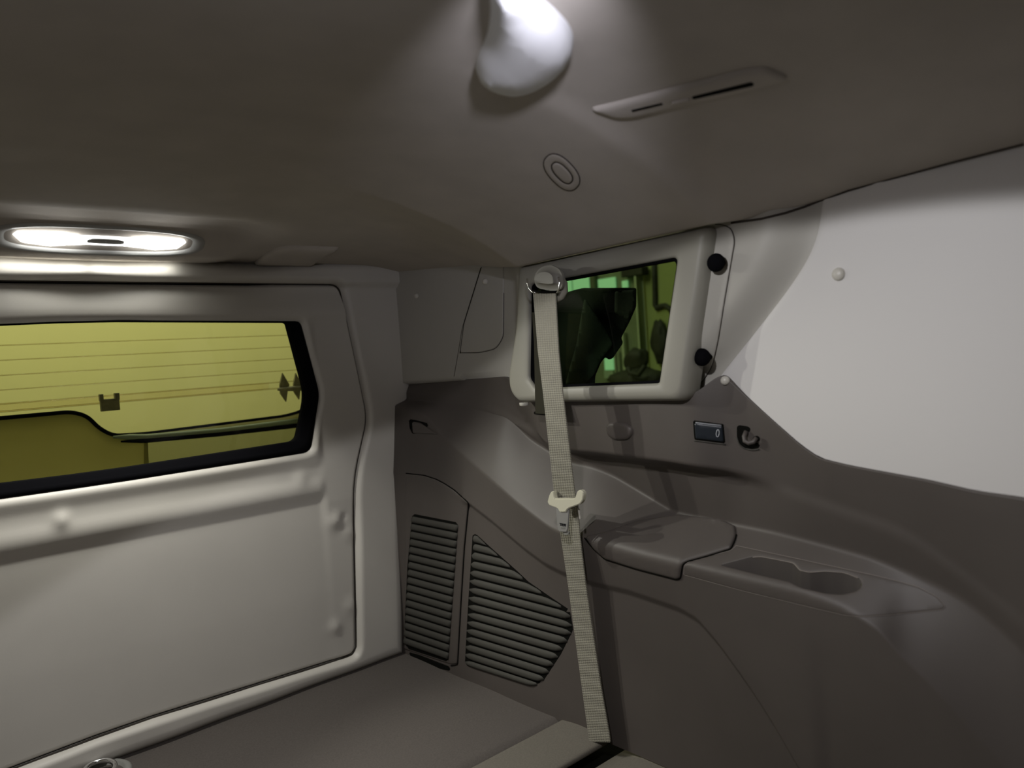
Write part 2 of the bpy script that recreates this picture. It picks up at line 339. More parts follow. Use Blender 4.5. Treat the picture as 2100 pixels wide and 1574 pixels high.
# ------------------------------------------------------------------ ceiling
def zcen(y): return float(np.interp(y, [-1.3, 0, 0.5, 0.9, 1.2, 1.4, 1.5, 1.65], [1.0, 1.0, 0.997, 0.985, 0.968, 0.951, 0.940, 0.928]))
zcs = gauss(np.array([zcen(y) for y in YS]), DY, 0.04)
G = []
for k in ksel:
    y = YS[k]; gx, gz, zc = GX[k]-0.004, GZ[k]-0.003, zcs[k]
    drop = zc-gz
    P = [(gx+0.03, gz+0.012), (gx, gz), (gx-0.10, gz+drop*0.34+0.01), (gx-0.26, zc-drop*0.18), (gx-0.40, zc), (CX, zc+0.002)]
    pr = profile(P, [0, .008, .09, .08, .10, 0], [1, 5, 6, 10, 16])
    zl = float(np.interp(y, [1.34, 1.385, 1.400, 1.445, 1.455, 1.50, 1.62], [0.976, 0.970, 0.964, 0.9235, 0.9215, 0.924, 0.927])); my = float(sm((y-1.25)/0.12))
    half = [(p[0], y, p[1]+(zl-p[1])*my*float(sm((0.30-abs(p[0]-CX))/0.10))) for p in pr]
    G.append(half+[(2*CX-p[0], y, p[2]) for p in half[::-1][1:]])
ceil = tag(MB().grid(G).build('ceiling', M['liner']), kind='structure')
BC = bvh_of(ceil)
strip('ceiling_gap_seam', [(1500, 457), (1560, 449), (1610, 437), (1650, 424), (1680, 412), (1740, 390), (1800, 374), (1950, 333), (2098, 295)], [BC]+BW, 0.0035, M['gapsoft'], ceil, off=0.0)
# ------------------------------------------------------------------ left wall (out of view) and front wall
G = [[(2*CX-0.98-0.06*sm((z-0.45)/0.1), y, z) for z in np.linspace(0.96, -0.01, 14)] for y in np.linspace(-1.2, 1.62, 20)]
tag(MB().grid(G).build('wall_left', M['beige']), kind='structure')
tag(MB().box((CX, -1.2, 0.48), 0.75, 0.02, 0.52).build('wall_front', M['trim'], smooth=False), kind='structure')
# ------------------------------------------------------------------ rear partition: frame + door with window
YP = 1.58
def half(pix, y=YP): return [(ony(px, py, y)[0], ony(px, py, y)[2]) for px, py in pix]
def mirror(H): return H+[(2*CX-x, z) for x, z in H[::-1]]
WOUT = rnd(mirror([(CX+.05, 0.8165)]+half([(611, 659), (651, 807), (632, 926)])+[(CX+.05, 0.5145)]), [.01, .012, .02, .018, .01, .01, .018, .02, .012, .01], 6)
SEAM = rnd(mirror([(CX+.05, 0.890)]+half([(692, 583), (750, 857), (722, 985), (729, 1340)])+[(CX+.05, 0.052)]), [.01, .022, .03, .05, .025, .01, .01, .025, .05, .03, .022, .01], 7)
OUTR = rnd(mirror([(CX+.05, 0.934), half([(350, 523)])[0]]+half([(520, 540), (640, 529), (740, 529), (851, 534), (848, 790), (837, 862), (821, 945), (829, 1342)])+[(CX+.05, -0.008)]),
           [.01, .02, .04, .05, .03, .060, .05, .05, .05, .004, .01, .01, .004, .05, .05, .05, .060, .03, .05, .04, .02, .01], 7)
CEN = np.array([CX, 0.665])
def hit(loop, ang):
    d = np.array([math.cos(ang), math.sin(ang)]); best = None
    for i in range(len(loop)):
        a = np.array(loop[i-1])-CEN; b = np.array(loop[i])-CEN; e = b-a; den = d[0]*e[1]-d[1]*e[0]
        if abs(den) < 1e-12: continue
        t = (a[0]*e[1]-a[1]*e[0])/den; u = (a[0]*d[1]-a[1]*d[0])/den
        if t > 0 and -1e-9 <= u <= 1+1e-9 and (best is None or t > best): best = t
    return CEN+d*best
angs = []
for L in (SEAM, OUTR, WOUT):
    angs += [math.atan2(p[1]-CEN[1], p[0]-CEN[0]) for p in dens(L, 0.011)]
angs = sorted(angs); a2 = [angs[0]]
for a in angs:
    if a-a2[-1] > 0.0028: a2.append(a)
angs = a2
PW = [hit(WOUT, a) for a in angs]; PS = [hit(SEAM, a) for a in angs]; PO = [hit(OUTR, a) for a in angs]
def hprof(z): return np.interp(z, [0, .05, .2, .38, .400, .408, .416, .424, .434, .444, .453, .462, .480, .500, .515, .66, .80, .818, .835, .850, .868, .885, .9],
                               [.006, .006, .008, .008, .008, .009, .012, .016, .018, .0178, .0155, .013, .012, .017, .020, .022, .022, .023, .020, .012, .004, .001, .001])
zz_ = np.arange(0, 0.95, 0.002); hh_ = gauss(hprof(zz_), 0.002, 0.0045)
def bumpf(x, z, cx, cz, r, h): return h*math.exp(-((x-cx)**2+(z-cz)**2)/(2*r*r))
DIM = [(ony(683, 1066, YP), .012, .006), (ony(684, 1284, YP), .010, .005), (ony(700, 1058, YP), .006, -.003), (ony(122, 1064, YP), .010, .007), (ony(612, 980, YP), .012, .004), (ony(712, 1090, YP), .012, .003), (ony(716, 1240, YP), .012, .003)]
def hpanel(x, z, d, dw):
    ax = abs(x-CX); flat = 0.014+0.004*sm((z-.5)/.2)
    m = sm((0.452-ax)/0.022); h = m*np.interp(z, zz_, hh_)+(1-m)*(flat if z > .40 else float(np.interp(z, [0, .33, .40], [.007, .010, flat])))
    m2 = sm((z-.80)/.03); h = (1-m2)*h+m2*np.interp(z, zz_, hh_)*(1-0.35*sm((ax-0.30)/.12))+m2*0.010*sm((ax-0.30)/.12)
    h += 0.0022*math.sin(x*23+1.0)*sm((z-.8)/.02)*sm((.88-z)/.03)
    for p, r, hb in DIM:
        h += bumpf(x, z, p[0], p[2], r, hb)
    h -= 0.014*max(0, 1-d/0.010)**2+0.009*max(0, 1-dw/0.014)**2
    return h
def hframe(x, z, d, do):
    top = sm((z-0.880)/0.012); h = 0.020+0.019*top
    h -= 0.016*max(0, 1-d/0.012)**2
    wdt = 0.030
    h -= (0.030+0.017*top)*max(0, 1-do/wdt)**2.0
    h += 0.0012*math.sin(x*31+z*17)
    return h
def rings(A, B, n, hf, cols=None):
    t = np.linspace(0, 1, n); t = 0.5-0.5*np.cos(np.pi*t); G = []
    for tt in t:
        rg = []
        for a, b in zip(A, B):
            p = a+(b-a)*tt; rg.append((p[0], p[1], a, b))
        G.append(rg)
    return G
def dist_loop(L, Q): return pdist(L, Q)
RG = rings(PW, PS, 76, None); G = []
for rg in RG:
    Q = [(p[0], p[1]) for p in rg]; d = dist_loop(SEAM, Q); dw = dist_loop(WOUT, Q)
    G.append([(q[0], YP-hpanel(q[0], q[1], a, b), q[1]) for q, a, b in zip(Q, d, dw)])
G.insert(0, [(p[0], YP+0.03, p[2]) for p in G[0]]); G.append([(p[0], YP+0.02, p[2]) for p in G[-1]])
door = tag(MB().grid(G, closed=True).build('door_1', M['padded']), kind='structure')
RG = rings(PS, PO, 22, None); G = []
for rg in RG:
    Q = [(p[0], p[1]) for p in rg]; d = dist_loop(SEAM, Q); do = dist_loop(OUTR, Q)
    G.append([(q[0], YP-hframe(q[0], q[1], a, b), q[1]) for q, a, b in zip(Q, d, do)])
G.insert(0, [(p[0], YP+0.02, p[2]) for p in G[0]]); G.append([(p[0], YP+0.05, p[2]) for p in G[-1]])
frame = tag(MB().grid(G, closed=True).build('wall_rear', M['padded']), kind='structure')
MB().grid([[(p[0], YP+0.004, p[1]) for p in PS], [(CEN[0]+(p[0]-CEN[0])*0.97, YP+0.004, CEN[1]+(p[1]-CEN[1])*0.97) for p in PS]], closed=True).build('seam_gap', M['gap'], frame)
MB().tube([(p[0], YP-0.004, p[1]) for p in PS[::3]]+[(PS[0][0], YP-0.004, PS[0][1])], 0.0022, 6).build('piping', M['gapsoft'], frame)
BP = [bvh_of(door), bvh_of(frame)]
# rubber window surround + pane
WIN = rnd(mirror([(CX+.05, 0.8150)]+half([(589, 661), (628, 808), (608, 904)])+[(CX+.05, 0.5385)]), [.01, .006, .03, .015, .01, .01, .015, .03, .006, .01], 6)
PI = [hit(WIN, a) for a in angs]
win = root('window_1', (CX, YP, 0.51)); tag(win, kind='structure')
YW = YP-0.010
G = [[(p[0], YP+0.02, p[1]) for p in PW], [(p[0], YW, p[1]) for p in PW], [(q[0]+(p[0]-q[0])*.9, YW-0.003, q[1]+(p[1]-q[1])*.9) for p, q in zip(PW, PI)],
     [(q[0]+(p[0]-q[0])*.5, YW-0.002, q[1]+(p[1]-q[1])*.5) for p, q in zip(PW, PI)], [(q[0]+(p[0]-q[0])*.45, YW+0.002, q[1]+(p[1]-q[1])*.45) for p, q in zip(PW, PI)],
     [(q[0], YW+0.001, q[1]) for q in PI], [(q[0], YP+0.015, q[1]) for q in PI]]
ws = MB().grid(G, closed=True).build('window_seal', M['black'])
pn = link('pane', [(p[0], YP+0.005, p[1]) for p in WIN], [tuple(range(len(WIN)))], M['ctint'], smooth=False)
adopt(win, [ws, pn])
# ------------------------------------------------------------------ tailgate seen through the window
YT = 1.95
_nt = M['olive'].node_tree; _b = _nt.nodes['Principled BSDF']; _tr = _nt.nodes.new('ShaderNodeBsdfTranslucent'); _tr.inputs[0].default_value = (0.55, 0.5, 0.2, 1)
_mx = _nt.nodes.new('ShaderNodeMixShader'); _mx.inputs[0].default_value = 0.3; _nt.links.new(_b.outputs[0], _mx.inputs[1]); _nt.links.new(_tr.outputs[0], _mx.inputs[2]); _nt.links.new(_mx.outputs[0], _nt.nodes['Material Output'].inputs[0])
tg = root('tailgate', (CX, YT, 0.0)); tag(tg, 'olive lined tailgate with heated glass behind the rear partition window', 'tailgate'); kids = []
edge = rnd([(-120, 868), (0, 857), (145, 844), (178, 852), (203, 878), (232, 893), (300, 889), (585, 853), (622, 842), (632, 815), (640, 700), (645, 600)], 16, 5, closed=False)
E3 = [ony(px, py, YT) for px, py in edge]; zlo = 0.25
E3 = [np.array([2*CX-1.06, YT, 0.83]), np.array([2*CX-1.05, YT, 0.62])]+E3
def wallplate(top, zb, th=0.012):
    G = [[(p[0], p[1]+th, p[2]) for p in top], [tuple(p) for p in top], [(p[0], p[1]-0.006, p[2]-0.006) for p in top], [(p[0], p[1]-0.010, (p[2]+zb)/2) for p in top], [(p[0], p[1]-0.006, zb) for p in top]]
    return MB().grid(G)
low = E3[:-2]
low = sorted(dens([tuple(p) for p in low], 0.006, False), key=lambda p: p[0])
_s2 = [ony(px, py+3, YT-.016) for px, py in [(300, 903), (450, 890), (615, 872), (700, 862)]]
def zbot(x): return zlo if x < _s2[0][0] else float(np.interp(x, [p[0] for p in _s2], [p[2] for p in _s2]))
G = []
for h, dy in ((0, .012), (0, 0), (.1, -.006), (.5, -.010), (1, -.006)): G.append([(p[0], p[1]+dy, p[2]+(min(zbot(p[0]), p[2]-.004)-p[2])*h) for p in low])
kids.append(MB().grid(G).build('lower_lining', M['olive']))
kids.append(MB().tube(E3, 0.0048, 8).build('glass_seal', M['black']))
S2 = [ony(px, py, YT-0.016) for px, py in rnd([(248, 905), (300, 903), (450, 890), (615, 872)], 10, 4, closed=False)]
kids.append(MB().tube(S2, [0.002]+[0.0056]*(len(S2)-1), 8).build('lower_seal', M['black']))
S3 = [ony(px, py, YT-0.012) for px, py in dens([(232, 896), (300, 896), (450, 883), (615, 862)], 30, False)]
kids.append(MB().tube(S3, [0.003]+[0.0075]*(len(S3)-1), 8).build('seal_lip', mat('grey_green_rubber', (0.2, 0.24, 0.15), 0.5)))
kids.append(link('tailgate_glass', [(CX-.70, YT+.03, .40), (CX+.70, YT+.03, .40), (CX+.66, YT+.03, 1.0), (CX-.66, YT+.03, 1.0)], [(0, 1, 2, 3)], M['ctint'], smooth=False))
LN = [((0, 706), (600, 688), .0016), ((0, 735), (606, 713), .0016), ((0, 766), (612, 737), .0016), ((0, 795), (616, 761), .0016), ((0, 822), (625, 784), .0022), ((0, 838), (625, 796), .0026)]
for a, b, r in LN:
    A, B = ony(*a, YT+.026), ony(*b, YT+.026); z = (A[2]+B[2])/2
    kids.append(MB().tube([(2*CX-B[0], A[1], z), (B[0], A[1], z)], r*0.8, 6).build('heating_wire', M['wire']))
A, B = ony(0, 830, YT+.028), ony(625, 790, YT+.028)
kids.append(MB().box(((CX), YT+.028, (A[2]+B[2])/2), 0.52, 0.0006, 0.009).build('heating_busbar', glass('busbar_film', (0.985, 0.955, 0.90)), smooth=False))
# clip bracket
c = ony(225, 826, YT-0.002); b = MB()
b.box((c[0], c[1], c[2]-.004), .020, .006, .014, bev=.002); b.box((c[0]-.017, c[1], c[2]+.014), .004, .006, .008, bev=.001); b.box((c[0]+.016, c[1], c[2]+.014), .005, .006, .008, bev=.001)
kids.append(b.build('glass_clip', M['olive2'], smooth=False))
def diamond(px, py, hw, hh):
    c = ony(px, py, YT+.004); V = [(c[0]-hw*.6, c[1], c[2]+hh*.2), (c[0], c[1], c[2]+hh), (c[0]+hw, c[1], c[2]+hh*.15), (c[0]+hw*.7, c[1], c[2]-hh*.15), (c[0]+.004, c[1], c[2]-hh), (c[0]-hw*.6, c[1], c[2]-hh*.4)]
    n = len(V); V2 = [(v[0], v[1]-.006, v[2]) for v in V]
    return link('hinge_bracket', V+V2, [tuple(range(n)), tuple(range(2*n-1, n-1, -1))]+[(i, i+n, (i+1) % n+n, (i+1) % n) for i in range(n)], M['olive2'], smooth=False)
kids += [diamond(580, 794, .017, .039), diamond(607, 792, .015, .036)]
I4 = [ony(px, py, YT-.0135) for px, py in rnd([(296, 905), (450, 892), (622, 872), (630, 940), (450, 1000), (296, 1010)], [2, 2, 2, 2, 2, 2], 3)]
kids.append(link('lower_glass', I4+[p+np.array([0, .004, 0]) for p in I4], [tuple(range(len(I4)))]+[(i, (i+1) % len(I4), (i+1) % len(I4)+len(I4), i+len(I4)) for i in range(len(I4))], M['insert'], smooth=False))
a, bb = ony(570, 798, YT-.003), ony(628, 795, YT-.003)
kids.append(MB().tube([a, (a+bb)/2, bb], [.004, .007, .007], 8).build('hinge_pin', M['olive2']))
adopt(tg, kids)
g = MB().box((0.4, 3.3, 1.0), 4.0, 0.04, 1.6).build('wall_garage_rear', M['yellow'], smooth=False); tag(g, kind='structure')
tag(MB().box((1.0, 2.0, -0.65), 6, 5, 0.02).build('ground', mat('garage_concrete', (0.18, 0.18, 0.15), 0.9, var=0.15, vscale=3), smooth=False), kind='structure')
# ------------------------------------------------------------------ floor: carpet pieces
def sheet(x0, x1, y0, y1, zf, nx=50, ny=40): return [[(x, y, zf(x, y)) for x in np.linspace(x0, x1, nx)] for y in np.linspace(y0, y1, ny)]
YA, YB = 1.047, 0.913
tag(MB().box((CX, 0.2, -0.045), 0.76, 1.45, 0.012).build('floor', M['gap'], smooth=False), kind='structure')
def seamY(x, y0): return y0
G = []
for t in np.linspace(0, 1, 60):
    G.append([(x, seamY(x, YA)+(1.60-seamY(x, YA))*t, 0.001*math.sin(9*x+14*t)-0.007*max(0, 1-t*(0.55)/.012)**2+0.001*sm((x-0.93)/0.08)*sm((0.30-t)/0.3)) for x in np.linspace(-0.30, 1.02, 60)])
cp = tag(MB().grid(G).build('carpet_mat', M['carpet']), 'dark taupe load floor carpet lying against the rear partition', 'carpet')
G = []
for t in np.linspace(0, 1, 24):
    G.append([(x, seamY(x, YB)+.010+(seamY(x, YA)-.004-seamY(x, YB)-.010)*t, 0.0005+0.003*math.sin(math.pi*t)**0.7-0.003*max(0, 1-t/.06)**2-0.004*max(0, (t-.95)/.05)**2+0.003*sm((x-0.93)/0.07)*math.sin(math.pi*t)) for x in np.linspace(-0.30, 1.02, 60)])
G.insert(0, [(p[0], p[1]+.003, p[2]-0.006) for p in G[0]])
cf = tag(MB().grid(G).build('carpet_flap', M['carpet2']), 'lighter folded carpet flap between the carpet seam and the black gap', 'carpet')
G = []
for t in np.linspace(0, 1, 40):
    y1 = seamY(1, YB)-.008
    G.append([(x, -1.2+(seamY(x, YB)-.014+1.2)*t, -0.006-0.010*max(0, (t-.985)/.015)**2) for x in np.linspace(-0.30, 1.02, 40)])
G.append([(p[0], p[1], -0.04) for p in G[-1]])
tag(MB().grid(G).build('front_carpet', M['carpet2']), 'light taupe carpet piece in front of the black floor gap at the belt foot', 'carpet')
# latch in the floor
lc = onz(205, 1590, 0.0); la = root('floor_latch', tuple(lc)); tag(la, 'chrome ring latch in grey round bezel in the carpet by the partition', 'latch')
p1 = MB().lathe(lc, (0, 0, 1), [(.052, -.003), (.052, .003), (.048, .006), (.040, .006), (.036, -.006), (.001, -.008)], 36).build('latch_bezel', M['greyp'])
p2 = MB().tube([lc+np.array([.025*math.cos(q), .025*math.sin(q), .012+.004*math.sin(q)]) for q in np.linspace(0, 2*math.pi, 25)], .0045, 8, cap=False).build('latch_ring', M['chrome'])
p3 = MB().box((lc[0], lc[1]-.026, .006), .016, .009, .005, bev=.002).build('latch_hinge', M['chrome'])
adopt(la, [p1, p2, p3])
# ------------------------------------------------------------------ rear dome lamp
dl = root('rear_dome_lamp', (CX, 1.44, 0.96)); tag(dl, 'lit twin ceiling lamp in grey oval bezel above the rear partition', 'lamp'); kids = []
LQ = Vector((CX, LY, LZ)); LU = Vector((1, 0, 0)); LV = Vector((0, math.cos(LT), -math.sin(LT))); LN_ = Vector((0, -math.sin(LT), -math.cos(LT)))
def lp(u, v, h): return tuple(LQ+LU*u+LV*v+LN_*h)
def sup(a, b, h, n=56, e=3.0):
    return [lp(a*math.copysign(abs(math.cos(q))**(2/e), math.cos(q)), b*math.copysign(abs(math.sin(q))**(2/e), math.sin(q)), h) for q in [2*math.pi*j/n for j in range(n)]]
kids.append(MB().grid([sup(.170, .033, -.012), sup(.168, .0315, .000), sup(.164, .0295, .004), sup(.156, .0260, .0045), sup(.146, .0225, .001), sup(.140, .0205, -.004), sup(.10, .012, -.006), sup(.001, .001, -.006)], closed=True).build('lamp_bezel', M['bezel']))
for s in (-1, 1):
    o_ = [(.020, -.0070), (.045, -.0095), (.066, -.0135), (.095, -.0125), (.128, -.0105), (.133, -.004), (.122, .0085), (.082, .0140), (.058, .0105), (.020, .0070)]
    rg_ = []
    for f, h in ((1.0, -.004), (1.0, .002), (.93, .0055), (.70, .0075), (.3, .008)):
        rg_.append([lp(s*(.072+(x-.072)*f), y*f, h) for x, y in o_])
    m_ = MB().grid(rg_, closed=True); n = len(m_.v); m_.f.append(tuple(range(n-10, n))); kids.append(m_.build('lamp_lens', M['lens']))
kids.append(MB().box(lp(0, 0, .000), .040, .009, .0035, [LU, LV, LN_], bev=.001).build('lamp_bridge', mat('lit_bridge', (.8, .8, .8), .4, emit=(1, 1, 1), estr=3.0)))
kids.append(MB().lathe(lp(0, -.001, .0035), LN_, [(1, -.001), (1, .001), (.9, .0028), (.01, .0028)], 32, sx=.0045, sy=.048, ref=(1, 0, 0)).build('lamp_switch', M['bezel']))
adopt(dl, kids)
# ------------------------------------------------------------------ front dome lamp (mostly above the frame) with its lobed housing
fl = root('front_dome_lamp', (0.40, 0.33, 0.99)); tag(fl, 'white teardrop end of the glowing front ceiling lamp housing at the picture top', 'lamp'); kids = []
LOB = [(1000, -60), (1006, 20), (1000, 70), (978, 115), (972, 145), (1000, 172), (1050, 186), (1092, 176), (1132, 152), (1166, 118), (1180, 82), (1168, 48), (1140, 18), (1105, -10), (1085, -70)]
kids.append(patch('lamp_housing', rnd(LOB, 18, 4), BC, 0.026, M['white'], step=12, rim=62, sink=0.001))
kids.append(patch('lamp_surround', rnd([(560, -300), (560, -110), (620, -60), (900, -52), (960, -110), (960, -300)], 30, 4), BC, 0.014, M['bezel'], step=30, rim=20))
adopt(fl, kids)
sp = bpy.data.lights.new('housing_led', 'SPOT'); sp.energy = 4.2; sp.color = (0.86, 0.86, 1); sp.spot_size = math.radians(56); sp.spot_blend = 1.0; sp.shadow_soft_size = 0.012  # added unseen spot, aimed only to brighten the lobed housing
so = bpy.data.objects.new('housing_led', sp); COL.objects.link(so); hp = onz(1110, 100, 0.968); so.location = onz(1190, -75, 0.943)
so.rotation_euler = (Vector(hp)-Vector(so.location)).to_track_quat('-Z', 'Y').to_euler()
gl = bpy.data.lights.new('surround_glow', 'POINT'); gl.energy = 0.30; gl.color = (0.85, 0.86, 1); gl.shadow_soft_size = 0.02
go = bpy.data.objects.new('surround_glow', gl); COL.objects.link(go); hq = onz(800, -150, 0.935); go.location = hq
# ------------------------------------------------------------------ ceiling details
vent = root('ceiling_vent', tuple(cast(BC, 1400, 200)[0])); tag(vent, 'beige ceiling air vent with two dark slots', 'vent')
k1 = patch('vent_housing', rnd([(1207, 220), (1260, 208), (1530, 140), (1570, 134), (1622, 157), (1570, 172), (1430, 205), (1300, 238), (1262, 240)], 14, 5), BC, 0.006, M['liner'], step=12, rim=9)
Bv = [bvh_of(k1), BC]
k2 = patch('vent_slot', [(1292, 226), (1360, 210), (1362, 214), (1294, 230)], Bv, 0.0008, M['gap'], step=6, rim=1)
k3 = patch('vent_slot', [(1418, 198), (1540, 168), (1548, 171), (1544, 176), (1420, 204)], Bv, 0.0008, M['gap'], step=6, rim=1)
k4 = patch('vent_tab', rnd([(1376, 208), (1414, 199), (1416, 204), (1378, 213)], 2, 3), Bv, 0.003, M['liner'], step=6, rim=2)
adopt(vent, [k1, k2, k3, k4])
ov = root('ceiling_grommet', tuple(cast(BC, 1152, 352)[0])); tag(ov, 'oval beige blanking cap on the ceiling below the air vent', 'cap')
def oval(cx, cy, a, b, rot, n=36, e=2.4):
    o = []
    for j in range(n):
        q = 2*math.pi*j/n; x = a*math.copysign(abs(math.cos(q))**(2/e), math.cos(q)); y = b*math.copysign(abs(math.sin(q))**(2/e), math.sin(q))
        o.append((cx+x*math.cos(rot)-y*math.sin(rot), cy+x*math.sin(rot)+y*math.cos(rot)))
    return o
o1, o2 = oval(1152, 352, 44, 25, .80), oval(1153, 353, 27, 13, .80)
adopt(ov, [patch('cap_ring', o1, BC, 0.0018, M['liner'], step=7, rim=5, holes=[o2]), patch('cap_centre', oval(1153, 353, 26, 12, .80), BC, 0.0022, M['liner'], step=6, rim=4),
           strip('cap_edge', o1, BC, 0.0016, M['gapsoft'], closed=True), strip('cap_inner_edge', o2, BC, 0.0012, M['gapsoft'], closed=True, off=0.0012)])
fp = patch('headliner_flap', rnd([(516, 540), (560, 508), (590, 502), (700, 506), (660, 524), (640, 542)], 12, 5), BC, 0.010, M['liner'], step=9, rim=7)
tag(fp, 'small raised headliner flap just right of the lit rear ceiling lamp', 'flap')
# ------------------------------------------------------------------ pillar cover seams and clips
pc = patch('pillar_cover', rnd([(988, 548), (1034, 541), (1033, 690), (1018, 714), (985, 722), (944, 723), (952, 664)], [2, 2, 14, 14, 8, 6, 4], 5), BW, 0.002, M['beige'], step=8, rim=3)
tag(pc, 'slanted beige pillar cover panel left of the side window box', 'cover')
so_ = strip('cover_seam', rnd([(944, 724), (952, 664), (988, 548)], 6, 4, closed=False), BW, 0.0020, M['gap'], pc, off=0.0008)
strip('cover_seam', rnd([(944, 723), (985, 723), (1018, 715), (1033, 691), (1034, 600)], 10, 4, closed=False), BW, 0.0012, M['gapsoft'], pc, off=0.0008)
strip('wall_seam', [(930, 779), (940, 722), (948, 672), (986, 549)], BW, 0.0012, M['gapsoft'], wr, off=0.0002)
def clip(px, py, r, label, b):
    h, n = cast(b+[BT], px, py); m_ = MB().lathe(h, n, [(r, -.001), (r, .0012), (r*.93, .0030), (r*.72, .0048), (r*.4, .0060), (r*.001, .0063)], 24)
    o = m_.build('push_clip', M['cap']); tag(o, label, 'clip', 'push-in trim clips'); return o
clip(1720, 562, .0088, 'round beige push clip in the middle of the bright white side panel', BW)
clip(1487, 780, .0068, 'round beige clip at the corner where white panel meets dark trim', BW)
clip(855, 606, .0066, 'small round beige clip beside the rear partition edge', BW)
clip(996, 577, .0066, 'small round beige clip on the slanted pillar cover', [bvh_of(pc)]+BW)
# ------------------------------------------------------------------ window box on the side wall
XB = 0.957
def lx(pix, X): return [tuple(onx(px, py, X)) for px, py in pix]
outp = [(1058, 545), (1055, 662), (1038, 768), (1041, 802), (1058, 826), (1399, 823), (1452, 460)]
innp = [(1085, 583), (1085, 650), (1083, 755), (1083, 776), (1097, 796), (1350, 786), (1388, 526)]
def yz(pix, X): return [(p[1], p[2]) for p in lx(pix, X)]
def grow(L, d):
    L = [np.array(p) for p in L]; out = []
    for i in range(len(L)):
        a, p, b = L[i-1], L[i], L[(i+1) % len(L)]; t1 = (p-a)/np.linalg.norm(p-a); t2 = (b-p)/np.linalg.norm(b-p)
        n1 = np.array([t1[1], -t1[0]]); n2 = np.array([t2[1], -t2[0]]); n = n1+n2; n /= max(1e-6, np.dot(n, n1)); out.append(tuple(p+n*d))
    return out
O2 = yz(outp, XB); I2 = yz(innp, XB)
ar = sum(O2[i-1][0]*O2[i][1]-O2[i][0]*O2[i-1][1] for i in range(7)); SG = 1 if ar > 0 else -1   # outward sign
ro = [.012, .03, .03, .012, .012, .016, .016]; ri = [.008, .01, .006, .006, .006, .006, .012]
def L3(base, d, X, rad): return [(X, p[0], p[1]) for p in rnd(grow(base, SG*d), rad, 7)]
wb = root('side_window_box', (1.03, float(np.mean([p[0] for p in O2])), 0.615)); tag(wb, 'beige plastic boxed side window with green tinted glass behind the seat belt', 'window box'); kids = []
BK = [(p[0], p[1]) for p in yz([(1421, 807), (1474, 460)], 1.027)]; O3 = [tuple(p) for p in O2]; O3 = [tuple(p) for p in grow(O2, SG*.0005)]
def BKL(X): return [(X, p[0], p[1]) for p in rnd(O3, ro, 7)]
G = [BKL(0.998), BKL(0.985), L3(O2, 0, XB+.016, ro), L3(O2, -.0022, XB+.008, ro), L3(O2, -.006, XB+.002, ro), L3(O2, -.012, XB, ro),
     L3(I2, .012, XB, ri), L3(I2, .004, XB+.0005, ri), L3(I2, .0012, XB+.002, ri), L3(I2, 0, XB+.005, ri), L3(I2, -.0008, XB+.030, ri)]
kids.append(autosmooth(MB().grid(G, closed=True).build('box_frame', M['boxv']), 50))
kids.append(MB().grid([L3(I2, .0006, XB+.006, ri), L3(I2, -.004, XB+.008, ri), L3(I2, -.004, XB+.018, ri)], closed=True).build('glass_seal', M['black']))
P = L3(I2, .001, XB+.016, ri); kids.append(link('pane', P, [tuple(range(len(P)))], M['gtint'], smooth=False))
P0 = L3(I2, .004, XB+.018, ri); kids.append(MB().grid([P0, [(1.02, p[1]+.02, p[2]) for p in P0]], closed=True).build('inner_sleeve', M['black']))
fo = rnd([(1400, 462), (1478, 460), (1500, 467), (1508, 492), (1472, 700), (1460, 752), (1441, 782), (1420, 798), (1370, 800)], [2, 12, 14, 20, 20, 20, 20, 16, 2], 5)
kids.append(patch('mounting_flange', fo, BW[1], 0.0028, M['beige'], step=9, rim=2.5))
kids.append(strip('flange_edge', [p for p in fo if p[0] > 1415], BW, 0.0018, M['gapsoft'], off=0.0008))
Bf = [bvh_of(kids[-2])]+BW
for px, py in ((1481, 539), (1452, 731)):
    h, n = cast(Bf, px, py); r = .0135
    n = Vector((-1, 0, 0)); h = Vector(h)
    kids.append(MB().lathe(h, n, [(.006, -.002), (.006, .006)]+[(r*math.sin(q), .016-r*.8*math.cos(q)) for q in np.linspace(.35, math.pi-.01, 12)], 24).build('black_knob', M['black']))
h = onx(1075, 828, XB+.01); kids.append(MB().lathe(h, (0, 0, -1), [(.009, -.003), (.009, .002), (.005, .004), (.0001, .004)], 16).build('foot_pad', M['cap']))
adopt(wb, kids)
# open the wall and trim behind the box
def cut(o, test):
    bm = bmesh.new(); bm.from_mesh(o.data); bmesh.ops.delete(bm, geom=[f for f in bm.faces if test(f.calc_center_median())], context='FACES'); bm.to_mesh(o.data); bm.free()
OB = rnd(grow(O3, -SG*.012), .02, 4)
cut(wr, lambda c: inside(OB, c.y, c.z)); cut(trim, lambda c: inside(OB, c.y, c.z) and c.z > 0.618)
